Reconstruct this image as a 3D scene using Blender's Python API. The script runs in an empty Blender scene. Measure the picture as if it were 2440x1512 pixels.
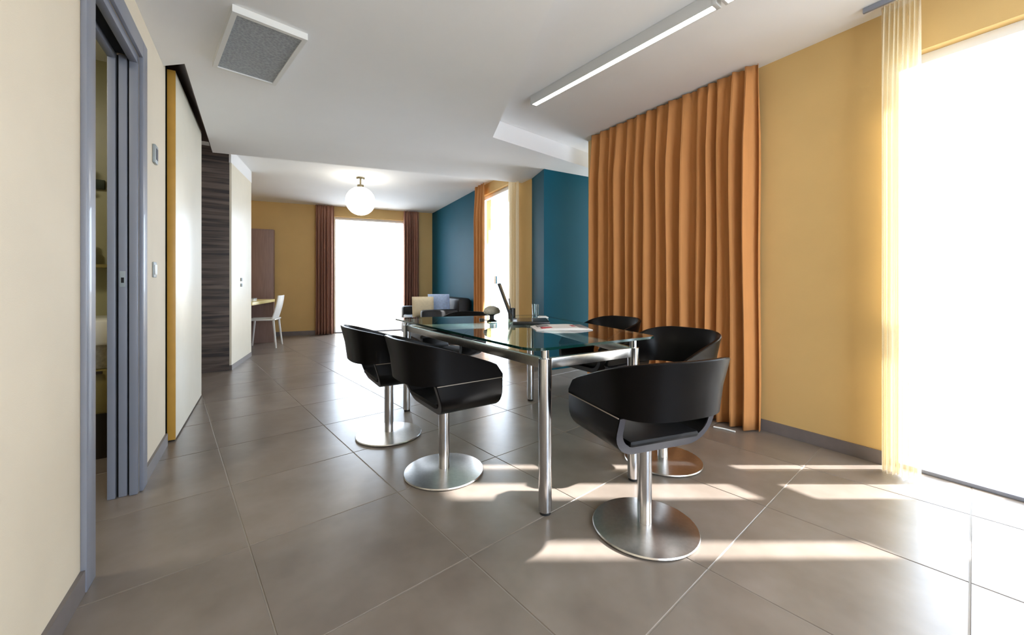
import bpy, bmesh, math, random
from mathutils import Vector, Matrix
random.seed(7)
SC = bpy.context.scene
COL = SC.collection

# ------------------------------------------------------------------ camera
F, CX, HY = 950.0, 1220.0, 676.0          # focal length, centre column and horizon row in the 2440x1512 frame
CAM_H = 1.0
cam_d = bpy.data.cameras.new('camera'); cam = bpy.data.objects.new('camera', cam_d); COL.objects.link(cam)
cam_d.sensor_width = 36.0; cam_d.lens = 36.0 * F / 2440.0
cam_d.shift_y = -(756.0 - HY) / 2440.0
cam_d.clip_start = 0.05
cam.location = (0, 0, CAM_H); cam.rotation_euler = (math.pi / 2, 0, 0)
SC.camera = cam

# ------------------------------------------------------------------ world, sun, exposure
W = bpy.data.worlds.new('sky'); SC.world = W; W.use_nodes = True
bg = W.node_tree.nodes['Background']; bg.inputs[0].default_value = (0.74, 0.85, 1.0, 1); bg.inputs[1].default_value = 10.0
sun_d = bpy.data.lights.new('sun', 'SUN'); sun = bpy.data.objects.new('sun', sun_d); COL.objects.link(sun)
sun_d.energy = 19.0; sun_d.angle = math.radians(0.9); sun_d.color = (1.0, 0.98, 0.98)
SUN_EL = math.radians(38)
sun.rotation_euler = Vector((-math.cos(SUN_EL), 0, -math.sin(SUN_EL))).to_track_quat('-Z', 'Y').to_euler()
sun.location = (8, 3, 6)
vs = SC.view_settings
vs.view_transform = 'Standard'; vs.look = 'None'; vs.gamma = 1.0; vs.use_curve_mapping = False
vs.exposure = 0.45
SC.cycles.max_bounces = 8; SC.cycles.diffuse_bounces = 5; SC.cycles.glossy_bounces = 4; SC.cycles.transparent_max_bounces = 16
SC.cycles.sample_clamp_indirect = 8.0
SC.cycles.caustics_reflective = False; SC.cycles.caustics_refractive = False
SC.cycles.use_denoising = True

# ------------------------------------------------------------------ frames
class Fr:
    def __init__(s, o, u):
        s.o = Vector((o[0], o[1])); s.u = Vector((u[0], u[1])).normalized(); s.n = Vector((s.u.y, -s.u.x))
    def p(s, a, b, z=0.0):
        q = s.o + s.u * a + s.n * b
        return Vector((q.x, q.y, z))
TH = math.radians(32.5)
ROOM = Fr((0, 0), (-math.sin(TH), math.cos(TH)))    # a runs along the long walls, b to the right
NL, NR = -0.483, 2.92                               # left and right wall planes
def a_at(x, b, fr=ROOM):                            # where the view through column x meets the line b = const
    r = (x - CX) / F
    o = fr.o + fr.n * b
    return (r * o.y - o.x) / (fr.u.x - r * fr.u.y)
def ground(x, y, h=0.0):                            # point at height h seen at pixel x, y
    z = (CAM_H - h) * F / (y - HY)
    return Vector(((x - CX) / F * z, z, h))

# ------------------------------------------------------------------ materials
MATS = {}
def new_mat(name):
    m = bpy.data.materials.new(name); m.use_nodes = True; MATS[name] = m
    nt = m.node_tree
    return m, nt, nt.nodes['Principled BSDF']
def lin(c):
    return tuple(((v / 255) / 12.92 if v / 255 <= 0.04045 else ((v / 255 + 0.055) / 1.055) ** 2.4) for v in c)
def mat(name, rgb, rough=0.5, metal=0.0, var=0.08, scale=6.0, bump=0.0, bscale=120.0, spec=0.5, stretch=None, coat=0.0):
    m, nt, b = new_mat(name)
    c = lin(rgb)
    tc = nt.nodes.new('ShaderNodeTexCoord'); mp = nt.nodes.new('ShaderNodeMapping')
    if stretch: mp.inputs['Scale'].default_value = stretch
    nt.links.new(tc.outputs['Object'], mp.inputs[0])
    nz = nt.nodes.new('ShaderNodeTexNoise'); nz.inputs['Scale'].default_value = scale; nz.inputs['Detail'].default_value = 5
    nt.links.new(mp.outputs[0], nz.inputs['Vector'])
    cr = nt.nodes.new('ShaderNodeValToRGB')
    cr.color_ramp.elements[0].position = 0.3; cr.color_ramp.elements[1].position = 0.7
    cr.color_ramp.elements[0].color = tuple(v * (1 - var) for v in c) + (1,)
    cr.color_ramp.elements[1].color = tuple(min(1, v * (1 + var)) for v in c) + (1,)
    nt.links.new(nz.outputs[0], cr.inputs[0]); nt.links.new(cr.outputs[0], b.inputs['Base Color'])
    b.inputs['Roughness'].default_value = rough; b.inputs['Metallic'].default_value = metal
    b.inputs['Specular IOR Level'].default_value = spec; b.inputs['Coat Weight'].default_value = coat
    if bump:
        n2 = nt.nodes.new('ShaderNodeTexNoise'); n2.inputs['Scale'].default_value = bscale
        nt.links.new(mp.outputs[0], n2.inputs['Vector'])
        bp = nt.nodes.new('ShaderNodeBump'); bp.inputs['Strength'].default_value = bump; bp.inputs['Distance'].default_value = 0.002
        nt.links.new(n2.outputs[0], bp.inputs['Height']); nt.links.new(bp.outputs[0], b.inputs['Normal'])
    return m
mat('paint_yellow_lit', (222, 208, 184), 0.75, var=0.03, scale=3, bump=0.15, bscale=300)  # yellow wall paint made paler: bluish window light put into the colour
mat('paint_yellow', (208, 174, 114), 0.75, var=0.03, scale=3, bump=0.15, bscale=300)
mat('paint_white', (240, 240, 240), 0.8, var=0.015, scale=2)
mat('paint_teal', (0, 78, 98), 0.6, var=0.05, scale=3, bump=0.1, bscale=250, spec=0.18)
mat('grout', (150, 142, 132), 0.7)
mat('baseboard_tile', (112, 104, 102), 0.4, var=0.08, scale=12)
mat('alu_grey', (128, 131, 142), 0.45, metal=0.0, var=0.03, coat=0.2)
mat('fixture_grey', (196, 196, 194), 0.45, var=0.02)
mat('alu_dark', (46, 48, 62), 0.5, var=0.05)
mat('black_gap', (14, 13, 13), 0.9)  # near-black colour carries the shade inside slots, gaps and holes
mat('cream_laminate', (230, 222, 202), 0.35, var=0.02)
mat('gold_edge', (196, 150, 66), 0.4, var=0.06, scale=10)
mat('dark_track', (52, 28, 14), 0.45, var=0.2, scale=14)
mat('steel', (198, 198, 200), 0.2, metal=1.0, var=0.03, scale=40)
mat('steel_brushed', (205, 203, 200), 0.28, metal=1.0, var=0.06, scale=60, bump=0.04, bscale=200)
mat('leather_black', (6, 4, 4), 0.36, var=0.2, scale=20, bump=0.10, bscale=500, spec=0.16)
mat('leather_edge_sheen', (52, 52, 60), 0.4, var=0.1, scale=20, spec=0.5)  # window reflection on the black edges, put into a lighter bluish colour
mat('leather_seat', (9, 8, 10), 0.55, var=0.2, scale=20, bump=0.12, bscale=500, spec=0.25)
mat('stitch', (150, 138, 128), 0.7)
mat('rubber', (18, 18, 18), 0.7)
mat('white_plastic', (232, 232, 228), 0.35, var=0.02)
mat('grey_plastic', (150, 158, 160), 0.4, var=0.04)
mat('white_frame', (236, 236, 234), 0.4, var=0.01)
mat('outdoor_white', (240, 238, 232), 0.9, var=0.02)
mat('fabric_orange', (194, 134, 78), 0.9, var=0.05, scale=30, bump=0.25, bscale=700, stretch=(1, 1, 0.15))
mat('fabric_brown', (172, 126, 106), 0.9, var=0.06, scale=30, bump=0.25, bscale=700, stretch=(1, 1, 0.15))
mat('wood_mauve', (150, 124, 116), 0.5, var=0.1, scale=9, stretch=(6, 6, 0.4))
mat('desk_cream', (226, 208, 140), 0.4, var=0.04)
mat('laptop_black', (16, 16, 18), 0.35, var=0.1)
mat('screen_dark', (20, 22, 28), 0.15)
mat('paper', (226, 220, 216), 0.7, var=0.03, scale=30)
mat('paper_red', (176, 60, 66), 0.6)
mat('paper_grey', (120, 116, 116), 0.6)
mat('stone_grey', (196, 192, 178), 0.6, var=0.2, scale=60)
mat('pot_black', (20, 20, 18), 0.4)
mat('cushion_cream', (250, 234, 200), 0.9, var=0.05, scale=40, bump=0.2)
mat('cushion_blue', (184, 206, 246), 0.9, var=0.12, scale=30, bump=0.2)
mat('sofa_black', (16, 15, 17), 0.55, var=0.2, scale=20, bump=0.1)
mat('ceramic', (228, 228, 220), 0.15, var=0.01)
mat('bath_tile', (150, 146, 110), 0.4, var=0.06, scale=5)
mat('bath_wood', (120, 108, 56), 0.5, var=0.15, scale=8)
mat('bath_dark', (44, 34, 24), 0.5)
mat('bronze', (52, 58, 44), 0.4, metal=0.6)
mat('brass', (150, 138, 110), 0.35, metal=1.0)

def tile_material():
    m, nt, b = new_mat('floor_tile')
    tc = nt.nodes.new('ShaderNodeTexCoord'); oi = nt.nodes.new('ShaderNodeObjectInfo')
    off = nt.nodes.new('ShaderNodeVectorMath'); off.operation = 'MULTIPLY_ADD'
    off.inputs[1].default_value = (1, 1, 1)
    sc = nt.nodes.new('ShaderNodeMath'); sc.operation = 'MULTIPLY'; sc.inputs[1].default_value = 40
    nt.links.new(oi.outputs['Random'], sc.inputs[0])
    nt.links.new(tc.outputs['Object'], off.inputs[0]); nt.links.new(sc.outputs[0], off.inputs[2])
    n1 = nt.nodes.new('ShaderNodeTexNoise'); n1.inputs['Scale'].default_value = 5.0; n1.inputs['Detail'].default_value = 3; n1.inputs['Roughness'].default_value = 0.5
    n2 = nt.nodes.new('ShaderNodeTexNoise'); n2.inputs['Scale'].default_value = 26.0; n2.inputs['Detail'].default_value = 4
    nt.links.new(off.outputs[0], n1.inputs['Vector']); nt.links.new(off.outputs[0], n2.inputs['Vector'])
    cr = nt.nodes.new('ShaderNodeValToRGB'); e = cr.color_ramp.elements
    e[0].position = 0.28; e[0].color = lin((118, 107, 97)) + (1,)
    e[1].position = 0.75; e[1].color = lin((138, 127, 118)) + (1,)
    x = cr.color_ramp.elements.new(0.5); x.color = lin((128, 117, 107)) + (1,)
    nt.links.new(n1.outputs[0], cr.inputs[0])
    mx = nt.nodes.new('ShaderNodeMix'); mx.data_type = 'RGBA'; mx.blend_type = 'OVERLAY'; mx.inputs[0].default_value = 0.06
    nt.links.new(cr.outputs[0], mx.inputs[6]); nt.links.new(n2.outputs[0], mx.inputs[7])
    hv = nt.nodes.new('ShaderNodeHueSaturation')
    mr = nt.nodes.new('ShaderNodeMapRange'); mr.inputs[3].default_value = 0.93; mr.inputs[4].default_value = 1.07
    nt.links.new(oi.outputs['Random'], mr.inputs[0]); nt.links.new(mr.outputs[0], hv.inputs['Value'])
    nt.links.new(mx.outputs[2], hv.inputs['Color']); nt.links.new(hv.outputs[0], b.inputs['Base Color'])
    rr = nt.nodes.new('ShaderNodeMapRange'); rr.inputs[3].default_value = 0.27; rr.inputs[4].default_value = 0.31
    nt.links.new(n1.outputs[0], rr.inputs[0]); nt.links.new(rr.outputs[0], b.inputs['Roughness'])
    bp = nt.nodes.new('ShaderNodeBump'); bp.inputs['Strength'].default_value = 0.06; bp.inputs['Distance'].default_value = 0.002
    nt.links.new(n2.outputs[0], bp.inputs['Height']); nt.links.new(bp.outputs[0], b.inputs['Normal'])
tile_material()

def veneer_material():
    m, nt, b = new_mat('wood_veneer')
    tc = nt.nodes.new('ShaderNodeTexCoord'); mp = nt.nodes.new('ShaderNodeMapping'); mp.inputs['Scale'].default_value = (1.3, 1.3, 26)
    nt.links.new(tc.outputs['Object'], mp.inputs[0])
    nz = nt.nodes.new('ShaderNodeTexNoise'); nz.inputs['Scale'].default_value = 1.0; nz.inputs['Detail'].default_value = 6; nz.inputs['Distortion'].default_value = 0.6
    nt.links.new(mp.outputs[0], nz.inputs['Vector'])
    cr = nt.nodes.new('ShaderNodeValToRGB'); e = cr.color_ramp.elements
    e[0].position = 0.36; e[0].color = lin((44, 34, 32)) + (1,)
    e[1].position = 0.66; e[1].color = lin((112, 96, 86)) + (1,)
    nt.links.new(nz.outputs[0], cr.inputs[0]); nt.links.new(cr.outputs[0], b.inputs['Base Color'])
    b.inputs['Roughness'].default_value = 0.45
veneer_material()

def thin_glass(name, tint, refl=0.04):
    m = bpy.data.materials.new(name); m.use_nodes = True; MATS[name] = m
    nt = m.node_tree; nt.nodes.clear()
    out = nt.nodes.new('ShaderNodeOutputMaterial'); mix = nt.nodes.new('ShaderNodeMixShader')
    tr = nt.nodes.new('ShaderNodeBsdfTransparent'); tr.inputs[0].default_value = tint + (1,)
    gl = nt.nodes.new('ShaderNodeBsdfGlossy'); gl.inputs['Roughness'].default_value = 0.015; gl.inputs[0].default_value = (1, 1, 1, 1)
    lw = nt.nodes.new('ShaderNodeLayerWeight'); lw.inputs[0].default_value = 0.5
    pw = nt.nodes.new('ShaderNodeMath'); pw.operation = 'POWER'; pw.inputs[1].default_value = 5.0
    nt.links.new(lw.outputs['Facing'], pw.inputs[0])
    ma = nt.nodes.new('ShaderNodeMath'); ma.operation = 'MULTIPLY_ADD'; ma.inputs[1].default_value = 1 - refl; ma.inputs[2].default_value = refl
    nt.links.new(pw.outputs[0], ma.inputs[0])
    ge = nt.nodes.new('ShaderNodeNewGeometry'); inv = nt.nodes.new('ShaderNodeMath'); inv.operation = 'SUBTRACT'; inv.inputs[0].default_value = 1
    nt.links.new(ge.outputs['Backfacing'], inv.inputs[1])
    ml = nt.nodes.new('ShaderNodeMath'); ml.operation = 'MULTIPLY'
    nt.links.new(ma.outputs[0], ml.inputs[0]); nt.links.new(inv.outputs[0], ml.inputs[1])
    nt.links.new(ml.outputs[0], mix.inputs[0]); nt.links.new(tr.outputs[0], mix.inputs[1]); nt.links.new(gl.outputs[0], mix.inputs[2])
    nt.links.new(mix.outputs[0], out.inputs[0])
    return m
thin_glass('window_glass', (0.97, 0.98, 0.98))
thin_glass('table_glass', (0.80, 0.93, 0.90))
thin_glass('tumbler_glass', (0.90, 0.96, 0.96), 0.08)
m, nt, b = new_mat('glass_edge'); b.inputs['Base Color'].default_value = (0.004, 0.03, 0.026, 1); b.inputs['Roughness'].default_value = 0.08

def sheer_material():
    m = bpy.data.materials.new('fabric_sheer'); m.use_nodes = True; MATS['fabric_sheer'] = m
    nt = m.node_tree; nt.nodes.clear()
    out = nt.nodes.new('ShaderNodeOutputMaterial')
    c = lin((246, 238, 216)) + (1,)
    df = nt.nodes.new('ShaderNodeBsdfDiffuse'); df.inputs[0].default_value = c
    tl = nt.nodes.new('ShaderNodeBsdfTranslucent'); tl.inputs[0].default_value = c
    tr = nt.nodes.new('ShaderNodeBsdfTransparent'); tr.inputs[0].default_value = (1, 0.97, 0.9, 1)
    m1 = nt.nodes.new('ShaderNodeMixShader'); m1.inputs[0].default_value = 0.5
    m2 = nt.nodes.new('ShaderNodeMixShader'); m2.inputs[0].default_value = 0.35
    tc = nt.nodes.new('ShaderNodeTexCoord'); wv = nt.nodes.new('ShaderNodeTexNoise'); wv.inputs['Scale'].default_value = 300
    nt.links.new(tc.outputs['Object'], wv.inputs['Vector'])
    mr = nt.nodes.new('ShaderNodeMapRange'); mr.inputs[3].default_value = 0.22; mr.inputs[4].default_value = 0.46
    nt.links.new(wv.outputs[0], mr.inputs[0]); nt.links.new(mr.outputs[0], m2.inputs[0])
    nt.links.new(df.outputs[0], m1.inputs[1]); nt.links.new(tl.outputs[0], m1.inputs[2])
    nt.links.new(m1.outputs[0], m2.inputs[1]); nt.links.new(tr.outputs[0], m2.inputs[2])
    nt.links.new(m2.outputs[0], out.inputs[0])
sheer_material()

def emit(name, rgb, s):
    m, nt, b = new_mat(name)
    b.inputs['Base Color'].default_value = (0.9, 0.9, 0.9, 1)
    b.inputs['Emission Color'].default_value = rgb + (1,); b.inputs['Emission Strength'].default_value = s
emit('tube_light', (1.0, 0.96, 0.90), 7.0)
emit('globe_light', (1.0, 0.93, 0.80), 5.0)
emit('bath_fill_light', (1.0, 0.93, 0.78), 60.0)  # glow of the lamp added to brighten the bathroom

def grille_material():
    m, nt, b = new_mat('grille_grey')
    tc = nt.nodes.new('ShaderNodeTexCoord')
    vo = nt.nodes.new('ShaderNodeTexVoronoi'); vo.inputs['Scale'].default_value = 70
    nt.links.new(tc.outputs['Object'], vo.inputs['Vector'])
    cr = nt.nodes.new('ShaderNodeValToRGB')
    cr.color_ramp.elements[0].color = lin((142, 148, 154)) + (1,); cr.color_ramp.elements[1].color = lin((176, 182, 188)) + (1,)
    nt.links.new(vo.outputs[0], cr.inputs[0]); nt.links.new(cr.outputs[0], b.inputs['Base Color'])
    b.inputs['Roughness'].default_value = 0.25
    bp = nt.nodes.new('ShaderNodeBump'); bp.inputs['Strength'].default_value = 0.5; bp.inputs['Distance'].default_value = 0.003
    nt.links.new(vo.outputs[0], bp.inputs['Height']); nt.links.new(bp.outputs[0], b.inputs['Normal'])
grille_material()

# ------------------------------------------------------------------ object helpers
XF = {}                                             # object name -> matrix of the thing it belongs to
def tag(o, label=None, cat=None, group=None, kind=None):
    if label: o['label'] = label
    if cat: o['category'] = cat
    if group: o['group'] = group
    if kind: o['kind'] = kind
    return o
def thing(name, loc, label=None, cat=None, group=None, kind=None, rotz=0.0):
    o = bpy.data.objects.new(name, None); COL.objects.link(o); o.empty_display_size = 0.1
    o.location = loc; o.rotation_euler = (0, 0, rotz)
    XF[o.name] = Matrix.Translation(Vector(loc)) @ Matrix.Rotation(rotz, 4, 'Z')
    return tag(o, label, cat, group, kind)
def link(name, bm, material, parent=None, smooth=False, local=False, mats=None):
    """one mesh object; bm is in world coordinates unless local"""
    bmesh.ops.recalc_face_normals(bm, faces=bm.faces)
    if parent is not None:
        M = XF[parent.name]
        if not local: bm.transform(M.inverted())
    else:
        xs = [v.co for v in bm.verts]
        lo = Vector((min(v.x for v in xs), min(v.y for v in xs), min(v.z for v in xs)))
        hi = Vector((max(v.x for v in xs), max(v.y for v in xs), max(v.z for v in xs)))
        base = Vector(((lo.x + hi.x) / 2, (lo.y + hi.y) / 2, lo.z))
        M = Matrix.Translation(base); bm.transform(M.inverted())
    me = bpy.data.meshes.new(name); bm.to_mesh(me); bm.free()
    for k in (mats or [material]): me.materials.append(MATS[k])
    if smooth:
        me.polygons.foreach_set('use_smooth', [True] * len(me.polygons))
        try: me.set_sharp_from_angle(angle=math.radians(35))
        except Exception: pass
    o = bpy.data.objects.new(name, me); COL.objects.link(o)
    if parent is not None: o.parent = parent
    else: o.location = M.translation
    XF[o.name] = M
    return o
def bbox(bm, fr, a, b, z, bevel=0.0):
    """a box in the frame fr: a along, b to the right, z up"""
    vs_ = []
    for zz in z:
        for aa, bb in ((a[0], b[0]), (a[1], b[0]), (a[1], b[1]), (a[0], b[1])):
            vs_.append(bm.verts.new(fr.p(aa, bb, zz)))
    fs = [(3, 2, 1, 0), (4, 5, 6, 7), (0, 1, 5, 4), (1, 2, 6, 5), (2, 3, 7, 6), (3, 0, 4, 7)]
    nf = [bm.faces.new([vs_[i] for i in f]) for f in fs]
    if bevel:
        es = list({e for f in nf for e in f.edges})
        bmesh.ops.bevel(bm, geom=es, offset=bevel, segments=2, affect='EDGES', profile=0.5)
def box(name, material, parent, fr, a, b, z, bevel=0.0, smooth=False):
    bm = bmesh.new(); bbox(bm, fr, a, b, z, bevel)
    return link(name, bm, material, parent, smooth=smooth or bevel > 0)
def prism(name, material, parent, poly, z0, z1):
    bm = bmesh.new()
    lo = [bm.verts.new((p[0], p[1], z0)) for p in poly]; hi = [bm.verts.new((p[0], p[1], z1)) for p in poly]
    bm.faces.new(lo[::-1]); bm.faces.new(hi)
    for i in range(len(poly)):
        j = (i + 1) % len(poly); bm.faces.new((lo[i], lo[j], hi[j], hi[i]))
    return link(name, bm, material, parent)
def lathe(bm, prof, cx=0, cy=0, seg=40, cap=True):
    rings = []
    for r, z in prof:
        rings.append([bm.verts.new((cx + r * math.cos(2 * math.pi * i / seg), cy + r * math.sin(2 * math.pi * i / seg), z)) for i in range(seg)])
    for k in range(len(rings) - 1):
        for i in range(seg):
            j = (i + 1) % seg
            bm.faces.new((rings[k][i], rings[k][j], rings[k + 1][j], rings[k + 1][i]))
    if cap:
        bm.faces.new(rings[0][::-1]); bm.faces.new(rings[-1])
def tube(bm, pts, r, seg=8):
    pts = [Vector(p) for p in pts]; rings = []
    up0 = None
    for i, p in enumerate(pts):
        t = (pts[min(i + 1, len(pts) - 1)] - pts[max(i - 1, 0)]).normalized()
        if up0 is None: up0 = Vector((0, 0, 1)) if abs(t.z) < 0.9 else Vector((1, 0, 0))
        s = t.cross(up0).normalized(); w = s.cross(t).normalized(); up0 = w
        rr = r[i] if isinstance(r, (list, tuple)) else r
        rings.append([bm.verts.new(p + (s * math.cos(2 * math.pi * k / seg) + w * math.sin(2 * math.pi * k / seg)) * rr) for k in range(seg)])
    for a in range(len(rings) - 1):
        for k in range(seg):
            l = (k + 1) % seg; bm.faces.new((rings[a][k], rings[a][l], rings[a + 1][l], rings[a + 1][k]))
    bm.faces.new(rings[0][::-1]); bm.faces.new(rings[-1])
def struct(o): o['kind'] = 'structure'; return o
def wall(name, material, fr, a, b, z, openings=()):
    """wall with rectangular openings (a0, a1, z0, z1); one mesh"""
    bm = bmesh.new()
    cuts = sorted({a[0], a[1]} | {q for o in openings for q in o[:2]})
    for a0, a1 in zip(cuts[:-1], cuts[1:]):
        mid = (a0 + a1) / 2
        here = [o for o in openings if o[0] < mid < o[1]]
        if not here: bbox(bm, fr, (a0, a1), b, z)
        else:
            o = here[0]
            if o[2] > z[0]: bbox(bm, fr, (a0, a1), b, (z[0], o[2]))
            if o[3] < z[1]: bbox(bm, fr, (a0, a1), b, (o[3], z[1]))
    return struct(link(name, bm, material))

H_LOW, H_REC, H_BED, H_TOP = 2.32, 2.49, 2.56, 2.75

# ------------------------------------------------------------------ floor of square tiles
PT = math.radians(40.8); TILE = 0.600
TF = Fr((0.296, 1.852), (-math.sin(PT), math.cos(PT)))
fl = struct(prism('floor', 'grout', None, [(-7.5, -3.2), (4.2, -3.2), (4.2, 5.8), (0.6, 10.2), (-7.5, 10.2)], -0.12, -0.0022))
bm = bmesh.new(); bbox(bm, Fr((0, 0), (0, 1)), (-TILE / 2 + 0.002, TILE / 2 - 0.002), (-TILE / 2 + 0.002, TILE / 2 - 0.002), (-0.010, 0.0))
top_es = [e for e in bm.edges if all(v.co.z > -0.001 for v in e.verts)]
bmesh.ops.bevel(bm, geom=top_es, offset=0.0015, segments=1, affect='EDGES')
bmesh.ops.recalc_face_normals(bm, faces=bm.faces)
tile_me = bpy.data.meshes.new('tile'); bm.to_mesh(tile_me); bm.free(); tile_me.materials.append(MATS['floor_tile'])
def inside(x, y):
    a = ROOM.u.x * x + ROOM.u.y * y; b_ = ROOM.n.x * x + ROOM.n.y * y
    if y < -0.5: return -1.9 < a and NL - 0.3 < b_ < NR + 0.5
    if NL - 0.35 < b_ < NR + 0.4 and -1.9 < a < 5.2: return True
    if -2.0 < b_ <= NL and 1.0 < a < 4.6: return True
    if y > 4.0 and x > -5.6 and y < 7.9 + 0.43 * (x + 4.0) + 0.7 and x < -1.76 + 0.55 * (8.9 - y) + 0.6: return True
    return False
for i in range(-14, 18):
    for j in range(-16, 14):
        c = TF.p((i + 0.5) * TILE, (j + 0.5) * TILE)
        if not inside(c.x, c.y): continue
        t = bpy.data.objects.new('tile', tile_me); COL.objects.link(t); t.parent = fl
        t.location = c - fl.location; t.rotation_euler = (0, 0, PT + random.choice((0, 1, 2, 3)) * math.pi / 2)

# ------------------------------------------------------------------ walls of the living room
A_REAR = -1.9
D0, D1 = a_at(213, NL), a_at(331, NL)               # clear door opening in the left wall
AL_END = a_at(394, NL)
wall('wall_left', 'paint_yellow_lit', ROOM, (A_REAR, AL_END), (NL - 0.105, NL), (-0.1, H_TOP), [(D0, D1, -0.1, 2.09)])
WA0, WA1 = -0.95, 0.76                              # French window in the right wall
AR_END = a_at(1402, NR)
wall('wall_right', 'paint_yellow', ROOM, (A_REAR, AR_END), (NR, NR + 0.22), (-0.1, H_TOP), [(WA0, WA1, -0.1, 2.22)])
RW = Fr(ROOM.p(A_REAR, 0).xy, ROOM.n); RW.n = -ROOM.u          # rear wall: a to the right, b away from the room
wall('wall_rear', 'paint_yellow', RW, (NL - 0.2, NR + 0.3), (0.0, 0.2), (-0.1, H_TOP), [(0.5, 2.5, -0.1, 2.22)])  # opening serves the added unseen window that fills the room with light
wall('added_white_skin', 'outdoor_white', ROOM, (A_REAR, AR_END), (NR + 0.221, NR + 0.24), (-0.1, H_TOP), [(WA0, WA1, -0.1, 2.22)])  # unseen white layer added to stop yellow bounce off the outer wall

# baseboards
def baseboard(side, fr, runs, b, h=0.075):
    bm = bmesh.new()
    for a in runs: bbox(bm, fr, a, b, (0.0005, h))
    return struct(link('baseboard_' + side, bm, 'baseboard_tile'))
CAS = 0.085
baseboard('left', ROOM, [(A_REAR, D0 - CAS), (D1 + CAS, AL_END)], (NL, NL + 0.012))
baseboard('right', ROOM, [(A_REAR, WA0), (WA1, AR_END)], (NR - 0.012, NR))

# teal pier and niche at the end of the right wall
PN = Vector((0.366, 4.577)); PB = Vector((0.25, 5.0))
pd = Vector((0.86, 0.51)).normalized()
PR = PN + pd * 1.6
wp = struct(prism('wall_pier', 'paint_teal', None, [PN, PR, PR + Vector((-0.26, 0.45)), PB], -0.1, H_TOP))
q0 = ROOM.p(AR_END, NR + 0.2); q1 = ROOM.p(AR_END, NR + 1.4)
wn = struct(prism('wall_niche', 'paint_yellow', None, [ROOM.p(AR_END - 0.12, NR + 0.215), ROOM.p(AR_END - 0.12, NR + 1.4), ROOM.p(AR_END, NR + 1.4), ROOM.p(AR_END, NR + 0.215)], -0.1, H_TOP))

# ------------------------------------------------------------------ bedroom walls
BL, BR = Vector((-4.755, 7.52)), Vector((-1.764, 8.82))     # back wall, left and right ends in view
BK = Fr(BR, BL - BR)                                        # a runs to the left, b points away from the room
BKF = Fr(BR, (BL - BR))
if BK.n.y < 0:
    BK.n = -BK.n
BL_A = (BL - BR).length
W3 = (a_at(968, 0, BK), a_at(793, 0, BK))
wall('wall_back', 'paint_yellow', BK, (-0.3, BL_A + 1.6), (0.0, 0.25), (-0.1, H_TOP), [(W3[0], W3[1], -0.1, 2.36)])
SR = Fr(BR, PB - BR)                                        # bedroom right wall, a runs towards the living room
if SR.n.x < 0: SR.n = -SR.n
SR_L = (PB - BR).length
T_END = a_at(1139, 0, SR); W2 = (a_at(1141, 0, SR), a_at(1216, 0, SR))
wall('wall_teal', 'paint_teal', SR, (0.0, T_END), (0.0, 0.22), (-0.1, H_TOP), [])
wall('wall_bedroom_right', 'paint_yellow', SR, (T_END, SR_L + 0.05), (0.0, 0.22), (-0.1, H_TOP), [(W2[0], W2[1], -0.1, 2.40)])
baseboard('back', BK, [(-0.2, W3[0]), (W3[1], BL_A + 1.2)], (-0.012, 0.0), 0.08)
baseboard('teal', SR, [(0.02, T_END)], (-0.012, 0.0), 0.08)

# cream partition, veneer return and closet behind the sliding panel
K = Vector((-3.25, 4.62)); KF = Vector((-3.61, 5.52))
VL = K - ROOM.n * 0.9
VB = Vector((-0.40, 0.92))
ptn = struct(prism('wall_partition', 'cream_laminate', None, [K, KF, KF - ROOM.n * 0.02, K - ROOM.n * 0.02], 0.06, 2.40))
pf = Fr(K, KF - K)
box('plinth', 'baseboard_tile', ptn, pf, (0.0, (KF - K).length), (-0.02, 0.004), (0.0, 0.06))
sp = thing('wall_switch', pf.p(0.42, 0.006, 1.02), 'double white switch plate on the cream partition face', 'switch')
for zc in (0.985, 1.055):
    box('switch_plate', 'grey_plastic', sp, pf, (0.40, 0.45), (0.0, 0.012), (zc - 0.02, zc + 0.02), 0.003)
vn = struct(prism('wall_veneer', 'wood_veneer', None, [K - ROOM.n * 0.021, K - ROOM.n * 0.021 + ROOM.u * 0.08, VL + ROOM.u * 0.08, VL], 0.0, H_BED))
wall('wall_closet', 'paint_yellow', ROOM, (3.66, ROOM.u.dot(K) + 0.3), (NL - 1.0, NL - 0.9), (-0.1, H_TOP), [])
wall('wall_bedroom_left', 'paint_yellow', Fr(KF, BL - BR), (0.03, 3.4), (-0.17, -0.02), (-0.1, H_TOP), [])
we = Fr((-6.3, 4.3), (-0.2, 1)); wall('wall_bedroom_end', 'paint_yellow', we, (0, 3.4), (-0.1, 0.1), (-0.1, H_TOP), [])
struct(box('trim_1', 'paint_white', None, pf, (-0.02, (KF - K).length + 0.02), (-0.02, 0.0), (2.40, H_BED)))

# ------------------------------------------------------------------ ceilings
FE0, FE1 = Vector((-2.846, 4.07)), Vector((-0.447, 5.0))   # far edge of the low ceiling
fs = (FE1.y - FE0.y) / (FE1.x - FE0.x)
def far_edge(x): return (x, FE0.y + fs * (x - FE0.x))
C0 = Vector((-0.174, 3.593)); C1 = Vector((0.195, 1.855)); C2 = Vector((0.87, 4.543))
ed = (C1 - C0)
e1 = C0 + ed * ((A_REAR - 0.05 - ROOM.u.dot(C0)) / ROOM.u.dot(ed))
e2 = C0 + (C2 - C0) * 1.75
S0, S1 = Vector((-1.965, 2.393)), Vector((-3.157, 4.236))
sd = (S1 - S0).normalized()
sn = Vector((-sd.y, sd.x))
s_near = ROOM.p(a_at(391, NL), NL - 0.02)
s_far = far_edge(-3.02)
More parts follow.
